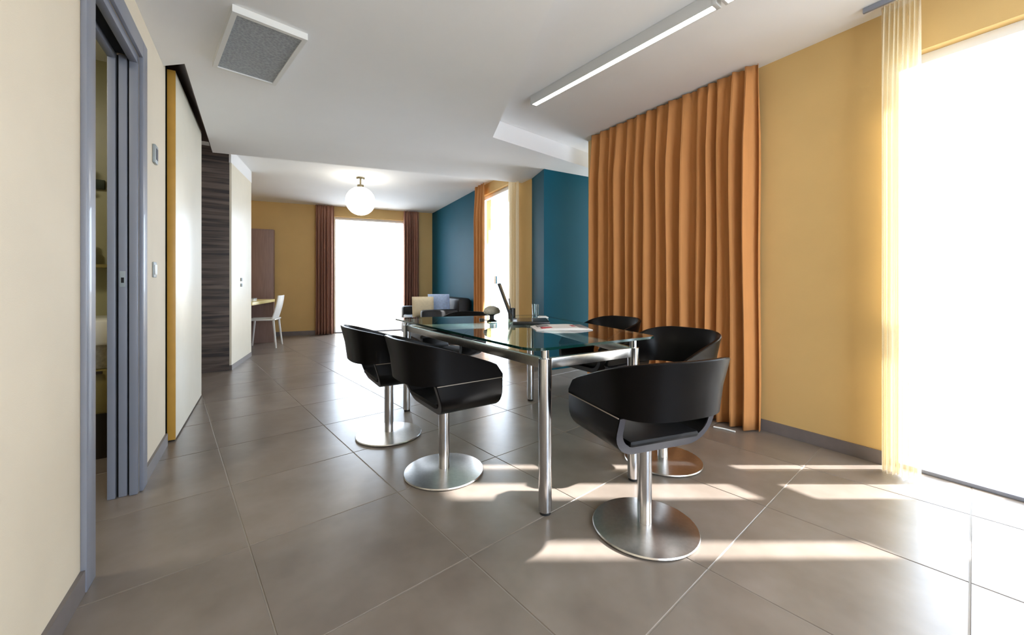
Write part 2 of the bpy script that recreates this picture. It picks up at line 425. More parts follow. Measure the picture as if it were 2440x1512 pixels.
# intersection of slot edge with far edge
t_ = 0.0
for k in range(4000):
    q = S0 + sd * (k * 0.001)
    if q.y >= far_edge(q.x)[1]: break
low = [e1, C0, e2, far_edge(e2.x), tuple(q), tuple(S0), (s_near.x, s_near.y), tuple(ROOM.p(A_REAR - 0.05, NL - 0.02).xy)]
struct(prism('ceiling', 'paint_white', None, low, H_LOW, H_REC))
struct(prism('ceiling', 'paint_white', None, [tuple(ROOM.p(A_REAR - 0.2, NL - 1.5).xy), tuple(ROOM.p(A_REAR - 0.2, NR + 0.3).xy), tuple(ROOM.p(AR_END, NR + 0.3).xy), (2.2, 5.2), far_edge(2.2), far_edge(-3.6), (-4.4, 3.4)], H_REC + 0.001, H_TOP))
struct(prism('ceiling', 'paint_white', None, [far_edge(-3.6), far_edge(2.2), (0.8, 6.5), (-1.5, 9.4), (-6.6, 7.6), (-6.6, 3.3), (-4.4, 3.4)], H_BED, H_TOP))
# dark slot in the ceiling in which the sliding panel runs
bm = bmesh.new()
slot = [S0, q, q - ROOM.n * 0.22, Vector((s_near.x, s_near.y)) - ROOM.n * 0.03]
vv = [bm.verts.new((p[0], p[1], z)) for z in (H_REC - 0.07, H_REC - 0.002) for p in slot]
for f in ((3, 2, 1, 0), (4, 5, 6, 7), (0, 1, 5, 4), (1, 2, 6, 5), (2, 3, 7, 6), (3, 0, 4, 7)): bm.faces.new([vv[i] for i in f])
struct(link('trim_2', bm, 'dark_track'))
SF = Fr(S0, sd)
struct(box('trim_3', 'dark_track', None, SF, (0.002, (q - S0).length), (-0.006, 0.0), (H_LOW + 0.001, H_REC - 0.07)))

# ------------------------------------------------------------------ sliding panel
pn0, pn1 = Vector((-2.144, 2.54)), Vector((-2.761, 3.545))
PF = Fr(pn0, pn1 - pn0); PL = (pn1 - pn0).length
sl = thing('sliding_panel', PF.p(PL / 2, -0.02, 0.0), 'tall cream sliding panel with gold edge beside the grey pocket door', 'sliding door')
box('panel', 'cream_laminate', sl, PF, (0.004, PL), (-0.040, 0.0), (0.012, 2.355), 0.002)
box('edge_strip', 'gold_edge', sl, PF, (-0.004, 0.004), (-0.041, 0.001), (0.010, 2.355), 0.001)
box('bottom_guide', 'black_gap', sl, PF, (0.01, PL), (-0.034, -0.006), (0.0006, 0.012))
struct(box('slot_shade', 'black_gap', None, PF, (-0.02, PL - 0.05), (-0.075, -0.048), (0.0, 2.40)))  # black filler standing for the shade in the slot behind the panel

# ------------------------------------------------------------------ pocket door in the left wall
door = thing('door_1', ROOM.p((D0 + D1) / 2, NL - 0.06, 0), kind='structure')
for a in ((D0 - CAS, D0), (D1, D1 + CAS)):
    box('casing', 'alu_grey', door, ROOM, a, (NL, NL + 0.016), (0.001, 2.09 + CAS), 0.003)
box('casing', 'alu_grey', door, ROOM, (D0, D1), (NL, NL + 0.016), (2.09, 2.09 + CAS), 0.003)
for zz, nm in (((0.001, 2.075), 'jamb'),):
    for b_ in ((NL - 0.030, NL), (NL - 0.068, NL - 0.038), (NL - 0.105, NL - 0.077)):
        leaf = b_ == (NL - 0.068, NL - 0.038)
        jo = box('door_leaf' if leaf else 'jamb', 'alu_grey', door, ROOM, ((D1 - 0.020) if leaf else (D1 - 0.026), D1 - 0.001), b_, zz, 0.002)
        if leaf:
            lt = box('latch_plate', 'grey_plastic', jo, ROOM, (D1 - 0.022, D1 - 0.020), (NL - 0.063, NL - 0.043), (0.985, 1.06), 0.0005)
            box('latch_hole', 'black_gap', jo, ROOM, (D1 - 0.0235, D1 - 0.0221), (NL - 0.058, NL - 0.048), (1.005, 1.03))
    box('pocket_back', 'black_gap', door, ROOM, (D1 - 0.006, D1 - 0.001), (NL - 0.104, NL - 0.001), (0.001, 2.075))  # black sheet that gives the pocket slots their shade
    box('jamb', 'alu_grey', door, ROOM, (D0, D0 + 0.004), (NL - 0.105, NL), zz, 0.002)
for b_ in ((NL - 0.030, NL), (NL - 0.105, NL - 0.077)):
    box('head_jamb', 'alu_grey', door, ROOM, (D0, D1), b_, (2.05, 2.089), 0.002)
box('head_track', 'black_gap', door, ROOM, (D0 + 0.02, D1 - 0.03), (NL - 0.076, NL - 0.031), (2.075, 2.089))
a = a_at(366, NL)
th_ = thing('thermostat', ROOM.p(a, NL, 1.66), 'small grey thermostat high on the wall beside the pocket door', 'thermostat')
box('body', 'grey_plastic', th_, ROOM, (a - 0.035, a + 0.035), (NL, NL + 0.014), (1.66, 1.76), 0.004)
box('display', 'alu_dark', th_, ROOM, (a - 0.018, a + 0.020), (NL + 0.0141, NL + 0.016), (1.68, 1.74))
ls = thing('light_switch', ROOM.p(a, NL, 1.04), 'pale grey light switch at hand height beside the pocket door', 'switch')
box('plate', 'grey_plastic', ls, ROOM, (a - 0.035, a + 0.035), (NL, NL + 0.008), (1.035, 1.12), 0.003)
for k in (-1, 1): box('rocker', 'white_plastic', ls, ROOM, (a + k * 0.014 - 0.011, a + k * 0.014 + 0.011), (NL + 0.0081, NL + 0.012), (1.05, 1.105), 0.002)

# ------------------------------------------------------------------ bathroom behind the door
BA1 = 3.55
wall('wall_bath_end', 'bath_tile', ROOM, (BA1, BA1 + 0.1), (NL - 1.6, NL - 0.106), (-0.1, H_TOP), [])
wall('wall_bath_side', 'bath_tile', ROOM, (0.4, BA1), (NL - 1.6, NL - 1.5), (-0.1, H_TOP), [])
wall('wall_bath_near', 'bath_tile', ROOM, (0.4, 0.5), (NL - 1.5, NL - 0.106), (-0.1, H_TOP), [])
struct(box('ceiling', 'paint_white', None, ROOM, (0.4, BA1 + 0.1), (NL - 1.6, NL - 0.106), (2.42, 2.48)))
BB = NL - 0.54
van = thing('vanity_unit', ROOM.p(BA1 - 0.25, BB, 0), 'olive wooden vanity cabinet with white basin inside the bathroom', 'vanity')
box('body', 'bath_wood', van, ROOM, (BA1 - 0.46, BA1 - 0.001), (BB - 0.4, BB + 0.4), (0.28, 0.52), 0.004)
box('plinth', 'bath_dark', van, ROOM, (BA1 - 0.36, BA1 - 0.001), (BB - 0.36, BB + 0.36), (0.001, 0.28))
dr = box('drawer', 'bath_wood', van, ROOM, (BA1 - 0.478, BA1 - 0.461), (BB - 0.395, BB + 0.395), (0.29, 0.50), 0.003)
box('drawer_handle', 'bath_dark', dr, ROOM, (BA1 - 0.495, BA1 - 0.479), (BB - 0.3, BB + 0.3), (0.505, 0.52))
box('basin', 'ceramic', van, ROOM, (BA1 - 0.50, BA1 - 0.001), (BB - 0.42, BB + 0.42), (0.66, 0.80), 0.02)
box('basin_support', 'stone_grey', van, ROOM, (BA1 - 0.40, BA1 - 0.001), (BB - 0.35, BB + 0.35), (0.521, 0.66))
bm = bmesh.new(); tube(bm, [ROOM.p(BA1 - 0.08, BB, 0.801), ROOM.p(BA1 - 0.08, BB, 0.93), ROOM.p(BA1 - 0.12, BB, 0.96), ROOM.p(BA1 - 0.22, BB, 0.95)], 0.014)
link('tap', bm, 'steel', van, smooth=True)
mi = thing('bath_shelf', ROOM.p(BA1 - 0.06, BB, 1.10), 'thin bathroom wall shelf above the vanity', 'shelf')
box('board', 'bath_wood', mi, ROOM, (BA1 - 0.14, BA1 - 0.001), (BB - 0.4, BB + 0.4), (1.10, 1.12))
for k in range(5):
    c = ROOM.p(BA1 - 0.07, BB - 0.28 + k * 0.14)
    bt = thing('toiletry_bottle', (c.x, c.y, 1.1205), ('white toiletry bottle at the inner end of the bathroom shelf', 'tall olive bottle on the bathroom shelf', 'short paper-labelled jar in the middle of the bathroom shelf', 'grey stone-look bottle on the bathroom shelf', 'white toiletry bottle at the door end of the bathroom shelf')[k], 'bottle', 'bottles on the bathroom shelf')
    hh = (0.14, 0.18, 0.12, 0.16, 0.13)[k]
    bm = bmesh.new(); lathe(bm, [(0.026, 0), (0.028, 0.01), (0.028, hh * 0.7), (0.012, hh * 0.8), (0.012, hh * 0.85)], seg=16)
    link('bottle', bm, ('ceramic', 'bath_wood', 'paper', 'stone_grey', 'ceramic')[k], bt, True, local=True)
    bm = bmesh.new(); lathe(bm, [(0.014, hh * 0.85), (0.014, hh)], seg=12); link('cap', bm, 'bath_dark', bt, True, local=True)
wl = thing('wall_lamp', ROOM.p(BA1 - 0.08, BB, 1.62), 'dark bronze wall lamp arm inside the bathroom', 'lamp')
box('wall_plate', 'bronze', wl, ROOM, (BA1 - 0.02, BA1 - 0.001), (BB - 0.2, BB + 0.2), (1.60, 1.66), 0.004)
bm = bmesh.new(); tube(bm, [ROOM.p(BA1 - 0.02, BB + 0.1, 1.63), ROOM.p(BA1 - 0.10, BB + 0.12, 1.62), ROOM.p(BA1 - 0.16, BB + 0.05, 1.66)], 0.012); link('arm', bm, 'bronze', wl, True)
bm = bmesh.new(); c = ROOM.p(BA1 - 0.16, BB + 0.05); lathe(bm, [(0.03, 1.66), (0.05, 1.72), (0.06, 1.78)], c.x, c.y, 20); link('shade', bm, 'bronze', wl, True)
cl = thing('added_bath_lamp', ROOM.p(2.2, NL - 0.9, 2.36), 'added round lamp, out of view, that brightens the bathroom', 'ceiling light')  # unseen lamp, added because the bathroom was too dark
bm = bmesh.new(); c = ROOM.p(2.2, NL - 0.9); lathe(bm, [(0.15, 2.385), (0.16, 2.40), (0.16, 2.4195)], c.x, c.y, 28); link('rim', bm, 'white_plastic', cl, True)
bm = bmesh.new(); lathe(bm, [(0.02, 2.36), (0.10, 2.365), (0.14, 2.3845)], c.x, c.y, 28); link('diffuser', bm, 'bath_fill_light', cl, True)

# ------------------------------------------------------------------ windows
def french_window(name, fr, a, z1, bdepth, mull, frame_w=0.05, rails=()):
    w = thing(name, fr.p((a[0] + a[1]) / 2, bdepth, 0), kind='structure')
    for aa in ((a[0], a[0] + frame_w), (a[1] - frame_w, a[1])):
        box('frame', 'white_frame', w, fr, aa, (bdepth, bdepth + 0.06), (0.02, z1), 0.003)
    box('frame', 'white_frame', w, fr, (a[0] + frame_w, a[1] - frame_w), (bdepth, bdepth + 0.06), (z1 - frame_w, z1), 0.003)
    box('threshold', 'alu_grey', w, fr, a, (bdepth - 0.02, bdepth + 0.10), (0.0006, 0.02), 0.002)
    xs = [a[0] + frame_w] + [m_ for mm in mull for m_ in mm] + [a[1] - frame_w]
    for mm in mull: box('stile', 'white_frame', w, fr, mm, (bdepth + 0.005, bdepth + 0.055), (0.02, z1 - frame_w), 0.003)
    for k in range(0, len(xs), 2):
        box('pane', 'window_glass', w, fr, (xs[k], xs[k + 1]), (bdepth + 0.026, bdepth + 0.032), (0.021, z1 - frame_w))
    return w
w1 = french_window('window_1', ROOM, (WA0, WA1), 2.22, NR + 0.06, [(-0.02, 0.05)])
w3 = french_window('window_3', BK, W3, 2.36, 0.08, [])
w2 = french_window('window_2', SR, W2, 2.40, 0.06, [])
w4 = french_window('added_rear_window', RW, (0.5, 2.5), 2.22, 0.06, [(1.46, 1.54)])  # unseen rear window, added as fill light
hc = SR.p((W2[0] + W2[1]) / 2, 0.02, 1.05)
box('handle', 'steel', w2, SR, ((W2[0] + W2[1]) / 2 - 0.012, (W2[0] + W2[1]) / 2 + 0.012), (0.02, 0.06), (1.0, 1.12), 0.004)
def portal(name, fr, a, b, z):
    d = bpy.data.lights.new(name, 'AREA'); d.shape = 'RECTANGLE'; d.size = a[1] - a[0]; d.size_y = z[1] - z[0]
    d.cycles.is_portal = True
    o = bpy.data.objects.new(name, d); COL.objects.link(o)
    o.location = fr.p((a[0] + a[1]) / 2, b, (z[0] + z[1]) / 2)
    nrm = Vector((-fr.n.x, -fr.n.y, 0))
    o.rotation_euler = nrm.to_track_quat('-Z', 'Y').to_euler()
portal('portal_right', ROOM, (WA0, WA1), NR + 0.25, (0.0, 2.22))
portal('portal_rear', RW, (0.5, 2.5), 0.23, (0, 2.22))
portal('portal_bed', SR, W2, 0.25, (0, 2.40))
portal('portal_back', BK, W3, 0.28, (0, 2.36))

# balconies outside: slabs, and added unseen white boards that throw the stripes of shade
tag(box('balcony_slab', 'outdoor_white', None, ROOM, (-2.2, 1.6), (NR + 0.245, NR + 1.7), (-0.20, -0.02)), 'pale balcony floor slab outside the large glass door', 'balcony', kind='structure')
tag(box('balcony_slab', 'outdoor_white', None, RW, (-0.2, 3.2), (0.2, 1.7), (-0.20, -0.02)), 'pale unseen slab outside the added rear window', 'balcony', kind='structure')
tag(box('balcony_slab', 'outdoor_white', None, BK, (-0.6, 4.2), (0.25, 1.8), (-0.20, -0.02)), 'pale balcony floor slab', 'balcony', kind='structure')
tag(box('balcony_slab', 'outdoor_white', None, SR, (0.2, 3.6), (0.22, 1.4), (-0.20, -0.02)), 'pale balcony floor slab', 'balcony', kind='structure')
pw = thing('balcony_parapet', BK.p(1.6, 1.75, -0.02), 'low white parapet wall beyond the far bedroom window', 'parapet')
box('wall_body', 'outdoor_white', pw, BK, (-0.6, 4.2), (1.6, 1.75), (-0.02, 0.72))
box('coping', 'outdoor_white', pw, BK, (-0.6, 4.2), (1.57, 1.78), (0.72, 0.77), 0.005)
scr = thing('stripe_shade_boards', ROOM.p(0.3, NR + 0.5, -0.02), 'added unseen white boards that stripe the sunlight through the large glass door', 'screen')  # made-up blocker, shaped to cut the sun patches on the floor
SB = NR + 0.50
o_ = ROOM.p(0, SB)
def a_of_z(zv): return (zv - o_.y) / ROOM.u.y
for z0, z1 in ((2.005, 2.065), (1.66, 1.84), (1.545, 1.585)):
    box('post', 'outdoor_white', scr, ROOM, (a_of_z(z0), a_of_z(z1)), (SB, SB + 0.03), (-0.02, 2.6))
box('panel', 'outdoor_white', scr, ROOM, (-1.6, a_of_z(1.44)), (SB, SB + 0.03), (-0.02, 2.6))
box('rail', 'outdoor_white', scr, ROOM, (a_of_z(1.44), 1.5), (SB + 0.031, SB + 0.06), (1.19, 1.36))

# ------------------------------------------------------------------ curtains
def curtain(name, label, material, fr, a, b, z, folds, amp, group=None, seed=1, header=0.07, pull=None, thick=0.004, taper=0.0):
    rnd = random.Random(seed)
    ph = []
    x = 0.0
    for k in range(folds):
        w_ = 1.0 + rnd.uniform(-0.35, 0.35); ph.append((x, w_, 0.65 + rnd.random() * 0.55)); x += w_
    tot = x
    def prof(s):
        t = s * tot
        for x0, w_, am in ph:
            if x0 <= t <= x0 + w_: 
                f = (t - x0) / w_
                return am * (math.sin(2 * math.pi * f) + 0.28 * math.sin(4 * math.pi * f + 0.7))
        return 0
    nx, nz = folds * 12, 26
    bm = bmesh.new(); grid = []
    for j in range(nz + 1):
        v = j / nz; zz = z[1] + (z[0] - z[1]) * v
        d = z[1] - zz
        k = 0.35 + 0.65 * min(1, d / 0.5) if d > header else 0.30
        row = []
        for i in range(nx + 1):
            s = i / nx
            s2 = s + 0.0025 * math.sin(9 * v + s * 21 + seed) * min(1, d)
            off = prof(min(1, max(0, s))) * amp * k * (1 + 0.15 * math.sin(3 * v + s * 17))
            if d <= header: off += 0.006 * math.sin(s * tot * 2 * math.pi * 2.5)
            aa = a[0] + (a[1] - a[0]) * s2
            if pull: aa = pull(aa, s, v)
            row.append(bm.verts.new(fr.p(aa, b + off - taper * v, zz)))
        grid.append(row)
    for j in range(nz):
        for i in range(nx):
            bm.faces.new((grid[j][i], grid[j][i + 1], grid[j + 1][i + 1], grid[j + 1][i]))
    o = link(name, bm, material, None, smooth=True)
    if thick:
        md = o.modifiers.new('cloth', 'SOLIDIFY'); md.thickness = thick; md.offset = 0
    tag(o, label, 'curtain', group)
    return o
CB = NR - 0.095
curtain('curtain', 'wide orange floor-length curtain against the yellow wall', 'fabric_orange', ROOM, (a_at(1806, CB), a_at(1411, CB)), CB, (0.008, H_REC - 0.012), 15, 0.056, seed=3)
SBn = NR - 0.10
def sheer_pull(aa, s, v):
    return aa + 0.05 * math.sin(math.pi * min(1, v * 1.1)) * (1 - s) * 0.6
curtain('sheer_curtain', 'pale yellow sheer curtain gathered beside the large glass door', 'fabric_sheer', ROOM, (a_at(2100, SBn), a_at(2195, SBn)), SBn, (0.01, H_REC - 0.012), 8, 0.035, seed=5, thick=0)
curtain('sheer_curtain', 'added unseen sheer that dims the sun at the rear-wall end of the large glass door', 'fabric_sheer', ROOM, (-1.1, -0.25), SBn, (0.01, H_REC - 0.012), 14, 0.035, seed=9, thick=0)  # out-of-view panel added to hold back direct sun
tk = box('curtain_track', 'alu_grey', None, ROOM, (-1.2, 0.80), (SBn - 0.06, SBn - 0.045), (H_REC - 0.028, H_REC - 0.002))
tag(tk, 'grey curtain track on the ceiling above the large glass door', 'curtain track')
curtain('curtain', 'brown curtain left of the far bedroom window, beside the yellow wall', 'fabric_brown', BK, (a_at(796, -0.10, BK), a_at(752, -0.10, BK)), -0.10, (0.008, H_BED - 0.012), 6, 0.05, seed=11)
curtain('curtain', 'brown curtain between the far bedroom window and the teal wall', 'fabric_brown', BK, (a_at(998, -0.10, BK), a_at(962, -0.10, BK)), -0.10, (0.008, H_BED - 0.012), 6, 0.05, seed=12)
curtain('curtain', 'narrow pinkish-orange curtain at the end of the teal bedroom wall', 'fabric_orange', SR, (a_at(1131, -0.08, SR), a_at(1154, -0.08, SR)), -0.08, (0.008, H_BED - 0.012), 4, 0.04, seed=13)
curtain('sheer_curtain', 'pale sheer curtain beside the teal pier and the side window', 'fabric_sheer', SR, (a_at(1212, -0.08, SR), a_at(1236, -0.08, SR)), -0.08, (0.01, H_BED - 0.012), 4, 0.03, seed=14, thick=0)

# ------------------------------------------------------------------ ceiling fixtures
ph_ = 1.42
L0 = Vector((0.170, 3.174)); L1 = Vector((1.0146, 2.082))
LF = Fr(L0, L1 - L0); LL = (L1 - L0).length
def strip_light(a0, a1, label):
    t = thing('strip_light', LF.p((a0 + a1) / 2, 0, 2.42), label, 'ceiling light')
    bm = bmesh.new()
    bbox(bm, LF, (a0, a1), (-0.027, -0.022), (2.418, H_REC - 0.001)); bbox(bm, LF, (a0, a1), (0.022, 0.027), (2.418, H_REC - 0.001)); bbox(bm, LF, (a0, a1), (-0.022, 0.022), (2.45, H_REC - 0.001))
    link('housing', bm, 'fixture_grey', t)
    box('diffuser', 'tube_light', t, LF, (a0 + 0.012, a1 - 0.02), (-0.0215, 0.0215), (2.420, 2.449))
    for q_ in ((a0 - 0.004, a0 + 0.011), (a1 - 0.019, a1 + 0.004)): box('end_cap', 'fixture_grey', t, LF, q_, (-0.028, 0.028), (2.417, H_REC - 0.001), 0.001)
    return t
strip_light(0, LL + 0.06, 'long white strip light lit along the recessed ceiling, end nearest the orange curtain')
strip_light(LL + 0.09, LL + 1.2, 'second lit strip light continuing the recessed ceiling line')

g = [(562.5, 21), (724.5, 99.5), (650, 208), (511.6, 157)]
gp = []
for x, y in g:
    zd = (H_LOW - 0.035 - CAM_H) * F / (HY - y); gp.append(Vector(((x - CX) / F * zd, zd)))
gc = sum(gp, Vector((0, 0))) / 4
gu = ((gp[2] - gp[1]) + (gp[3] - gp[0])).normalized()
GF = Fr(gc, gu); gl_, gw_ = 0.335, 0.165
gr = thing('ceiling_grille', (gc.x, gc.y, H_LOW - 0.035), 'grey square panel in a white frame on the low ceiling', 'ceiling panel')
bm = bmesh.new()
fwid = 0.022
bbox(bm, GF, (-gl_, gl_), (-gw_, -gw_ + fwid), (H_LOW - 0.035, H_LOW - 0.0005)); bbox(bm, GF, (-gl_, gl_), (gw_ - fwid, gw_), (H_LOW - 0.035, H_LOW - 0.0005))
bbox(bm, GF, (-gl_, -gl_ + fwid), (-gw_ + fwid, gw_ - fwid), (H_LOW - 0.035, H_LOW - 0.0005)); bbox(bm, GF, (gl_ - fwid, gl_), (-gw_ + fwid, gw_ - fwid), (H_LOW - 0.035, H_LOW - 0.0005))
link('frame', bm, 'white_plastic', gr)
box('panel', 'grille_grey', gr, GF, (-gl_ + fwid, gl_ - fwid), (-gw_ + fwid, gw_ - fwid), (H_LOW - 0.028, H_LOW - 0.001))

gz = 5.85
gx = (859 - CX) / F * gz
pl = thing('pendant_lamp', (gx, gz, 1.0), 'glowing white glass globe lamp hanging in the far bedroom', 'lamp')
gr_ = 33.5 / F * gz
gh = CAM_H + (HY - 479) / F * gz
bm = bmesh.new(); bmesh.ops.create_uvsphere(bm, u_segments=40, v_segments=24, radius=gr_, matrix=Matrix.Translation((gx, gz, gh))); link('globe', bm, 'globe_light', pl, True)
bm = bmesh.new(); lathe(bm, [(0.012, gh + gr_ - 0.01), (0.012, H_BED - 0.03)], gx, gz, 12); link('stem', bm, 'brass', pl, True)
bm = bmesh.new(); lathe(bm, [(0.045, gh + gr_ - 0.012), (0.045, gh + gr_ + 0.03), (0.012, gh + gr_ + 0.035)], gx, gz, 24); link('collar', bm, 'brass', pl, True)
bm = bmesh.new(); lathe(bm, [(0.05, H_BED - 0.03), (0.06, H_BED - 0.012), (0.06, H_BED - 0.001)], gx, gz, 24); link('ceiling_rose', bm, 'brass', pl, True)

# ------------------------------------------------------------------ glass table
GT = 0.725
TA, TB_, TD, TC_ = ground(1299, 1222), ground(1509, 1142), ground(1264, 953), ground(970, 978)
tb = thing('glass_table', ((TA + TB_ + TC_ + TD) / 4), 'large glass dining table on round steel legs', 'table')
for P_ in (TA, TB_, TC_, TD):
    bm = bmesh.new(); lathe(bm, [(0.027, 0.012), (0.029, 0.014), (0.029, GT - 0.050), (0.027, GT - 0.048)], P_.x, P_.y, 28); lg = link('leg', bm, 'steel', tb, True)
    bm = bmesh.new(); lathe(bm, [(0.024, 0.0006), (0.024, 0.012)], P_.x, P_.y, 20); link('foot', bm, 'rubber', lg, True)
    bm = bmesh.new(); lathe(bm, [(0.018, GT - 0.048), (0.018, GT - 0.0125)], P_.x, P_.y, 20); link('glass_support', bm, 'steel', lg, True)
for p, q in ((TA, TB_), (TB_, TD), (TD, TC_), (TC_, TA)):
    fr = Fr(p.xy, (q - p).xy); box('rail', 'steel_brushed', tb, fr, (0.028, (q - p).length - 0.028), (-0.011, 0.011), (0.630, 0.675), 0.002)
gpoly = [Vector((0.085, 1.675)), Vector((0.765, 2.107)), Vector((0.24, 3.60)), Vector((-0.97, 3.23))]
def rounded(poly, r, n=7):
    out = []
    m_ = len(poly)
    for i in range(m_):
        p0, p, p1 = poly[i - 1], poly[i], poly[(i + 1) % m_]
        d0 = (p0 - p).normalized(); d1 = (p1 - p).normalized()
        rr = r[i] if isinstance(r, (list, tuple)) else r
        a_, b_ = p + d0 * rr, p + d1 * rr
        for k in range(n + 1):
            t = k / n; out.append(a_ * (1 - t) ** 2 + p * 2 * t * (1 - t) + b_ * t ** 2)
    return out
gp2 = rounded(gpoly, [0.10, 0.05, 0.10, 0.10])
bm = bmesh.new()
lo = [bm.verts.new((p.x, p.y, GT - 0.012)) for p in gp2]; hi = [bm.verts.new((p.x, p.y, GT)) for p in gp2]
bm.faces.new(lo[::-1]); bm.faces.new(hi)
for i in range(len(gp2)):
    j = (i + 1) % len(gp2); f = bm.faces.new((lo[i], lo[j], hi[j], hi[i])); f.material_index = 1
link('glass_top', bm, None, tb, mats=['table_glass', 'glass_edge'])

# ------------------------------------------------------------------ swivel tub chairs (built once facing +Y, then copied)
def build_chair():
    root = thing('tub_chair', (0, 0, 0), 'x', 'chair', 'black tub chairs around the glass table')
    HW, ZB, ZS = 0.232, 0.360, 0.518
    # seat trough: a U section swept front to back
    def usec(hw, zb, zs, r, n=7):
        pts = [(-hw, zs)]
        for k in range(n + 1):
            a_ = math.pi + (math.pi / 2) * k / n; pts.append((-hw + r + r * math.cos(a_), zb + r + r * math.sin(a_)))
        for k in range(n + 1):
            a_ = 1.5 * math.pi + (math.pi / 2) * k / n; pts.append((hw - r + r * math.cos(a_), zb + r + r * math.sin(a_)))
        pts.append((hw, zs)); return pts
    out, inn = usec(HW, ZB, ZS, 0.100), usec(HW - 0.032, ZB + 0.032, ZS, 0.070)
    bm = bmesh.new(); rows = []
    ys = [-0.150, -0.146, 0.0, 0.216, 0.222]
    for k, y in enumerate(ys):
        sh = 0.003 if k in (0, len(ys) - 1) else 0.0
        def pt(p, s):  return bm.verts.new((p[0] + (-s if p[0] > 0 else s) * (0 if abs(p[0]) < 0.12 else 1), y + (0.05 * (1 - (p[1] - ZB) / (ZS - ZB)) if k < 2 else 0.0), p[1]))
        rows.append(([pt(p, sh) for p in out], [pt(p, -sh) for p in inn]))
    n = len(out)
    for k in range(len(ys) - 1):
        for i in range(n - 1):
            bm.faces.new((rows[k][0][i], rows[k][0][i + 1], rows[k + 1][0][i + 1], rows[k + 1][0][i]))
            bm.faces.new((rows[k][1][i], rows[k + 1][1][i], rows[k + 1][1][i + 1], rows[k][1][i + 1]))
        for i in (0, n - 1):
            bm.faces.new((rows[k][0][i], rows[k + 1][0][i], rows[k + 1][1][i], rows[k][1][i]))
    for k in (0, len(ys) - 1):
        for i in range(n - 1): bm.faces.new((rows[k][0][i], rows[k][0][i + 1], rows[k][1][i + 1], rows[k][1][i])).material_index = 1
    shell = link('seat_shell', bm, None, root, True, local=True, mats=['leather_black', 'leather_edge_sheen'])
    # seat pad
    bm = bmesh.new(); bbox(bm, Fr((0, 0), (0, 1)), (-0.125, 0.20), (-0.165, 0.165), (ZB + 0.033, ZB + 0.060), 0.012)
    link('seat_pad', bm, 'leather_seat', root, True, local=True)
    # wrap-around back band
    path = []
    yb, hw = -0.06, HW - 0.001
    path += [(-hw, 0.222 - (0.222 - yb) * k / 8) for k in range(8)]
    nn = 22
    for k in range(nn + 1):
        a_ = math.pi + math.pi * k / nn
        ex = 0.72
        cx_, sy_ = math.cos(a_), math.sin(a_)
        path.append((hw * math.copysign(abs(cx_) ** ex, cx_), yb + 0.190 * math.copysign(abs(sy_) ** ex, sy_)))
    path += [(hw, yb + (0.222 - yb) * (k + 1) / 8) for k in range(8)]
    bm = bmesh.new(); rows = []
    m_ = len(path)
    for i, (x, y) in enumerate(path):
        x0, y0 = path[max(0, i - 1)]; x1, y1 = path[min(m_ - 1, i + 1)]
        t = Vector((x1 - x0, y1 - y0)).normalized(); nrm = Vector((t.y, -t.x))      # outward
        if nrm.dot(Vector((x, y + 0.02))) < 0: nrm = -nrm
        f = max(0.0, (0.222 - y) / (0.222 + 0.250))                   # 0 at the front, 1 at the rear
        zt = 0.575 + 0.160 * min(1, f * 1.02) ** 0.9
        if f < 0.10: zt -= 0.035 * (1 - f / 0.10) ** 2
        zb_ = ZS + 0.002
        flare = 0.042 * f * f
        secs = []
        for zz, off in ((zb_, -0.022), (zb_, 0.0), ((zb_ + zt) / 2, 0.35 * flare), (zt - 0.004, flare), (zt, flare - 0.004), (zt, flare - 0.018), (zt - 0.004, flare - 0.022), ((zb_ + zt) / 2, 0.35 * flare - 0.022)):
            secs.append(bm.verts.new((x + nrm.x * off, y + nrm.y * off, zz)))
        rows.append(secs)
    for i in range(m_ - 1):
        for k in range(8):
            l = (k + 1) % 8; bm.faces.new((rows[i][k], rows[i][l], rows[i + 1][l], rows[i + 1][k]))
    bm.faces.new(rows[0]); bm.faces.new(rows[-1][::-1])
    link('back_band', bm, 'leather_black', root, True, local=True)
    # light piping along the seam and down the rear edge of the shell
    for s in (-1, 1):
        bm = bmesh.new(); tube(bm, [(s * (HW + 0.001), y, ZS + 0.001) for y in (-0.145, -0.05, 0.1, 0.221)], 0.0022, 6)
        link('piping', bm, 'stitch', root, True, local=True)
    # mounting plate, column, base
    bm = bmesh.new(); lathe(bm, [(0.06, ZB - 0.014), (0.07, ZB - 0.006), (0.07, ZB - 0.0005)], 0, 0.02, 28); link('mounting_plate', bm, 'alu_dark', root, True, local=True)
    bm = bmesh.new(); lathe(bm, [(0.029, 0.0255), (0.029, ZB - 0.0145)], 0, 0.0, 28); link('column', bm, 'steel', root, True, local=True)
    bm = bmesh.new(); lathe(bm, [(0.200, 0.0006), (0.208, 0.004), (0.210, 0.008), (0.207, 0.013), (0.15, 0.018), (0.06, 0.022), (0.034, 0.025)], 0, 0.0, 56); bs = link('base_plate', bm, 'steel_brushed', root, True, local=True)
    return root
def copy_tree(root, loc, rotz, label):
    r = root.copy(); COL.objects.link(r); r.location = loc; r.rotation_euler = (0, 0, rotz); r['label'] = label
    for ch in root.children:
        c = ch.copy(); COL.objects.link(c); c.parent = r
    return r
ch0 = build_chair()
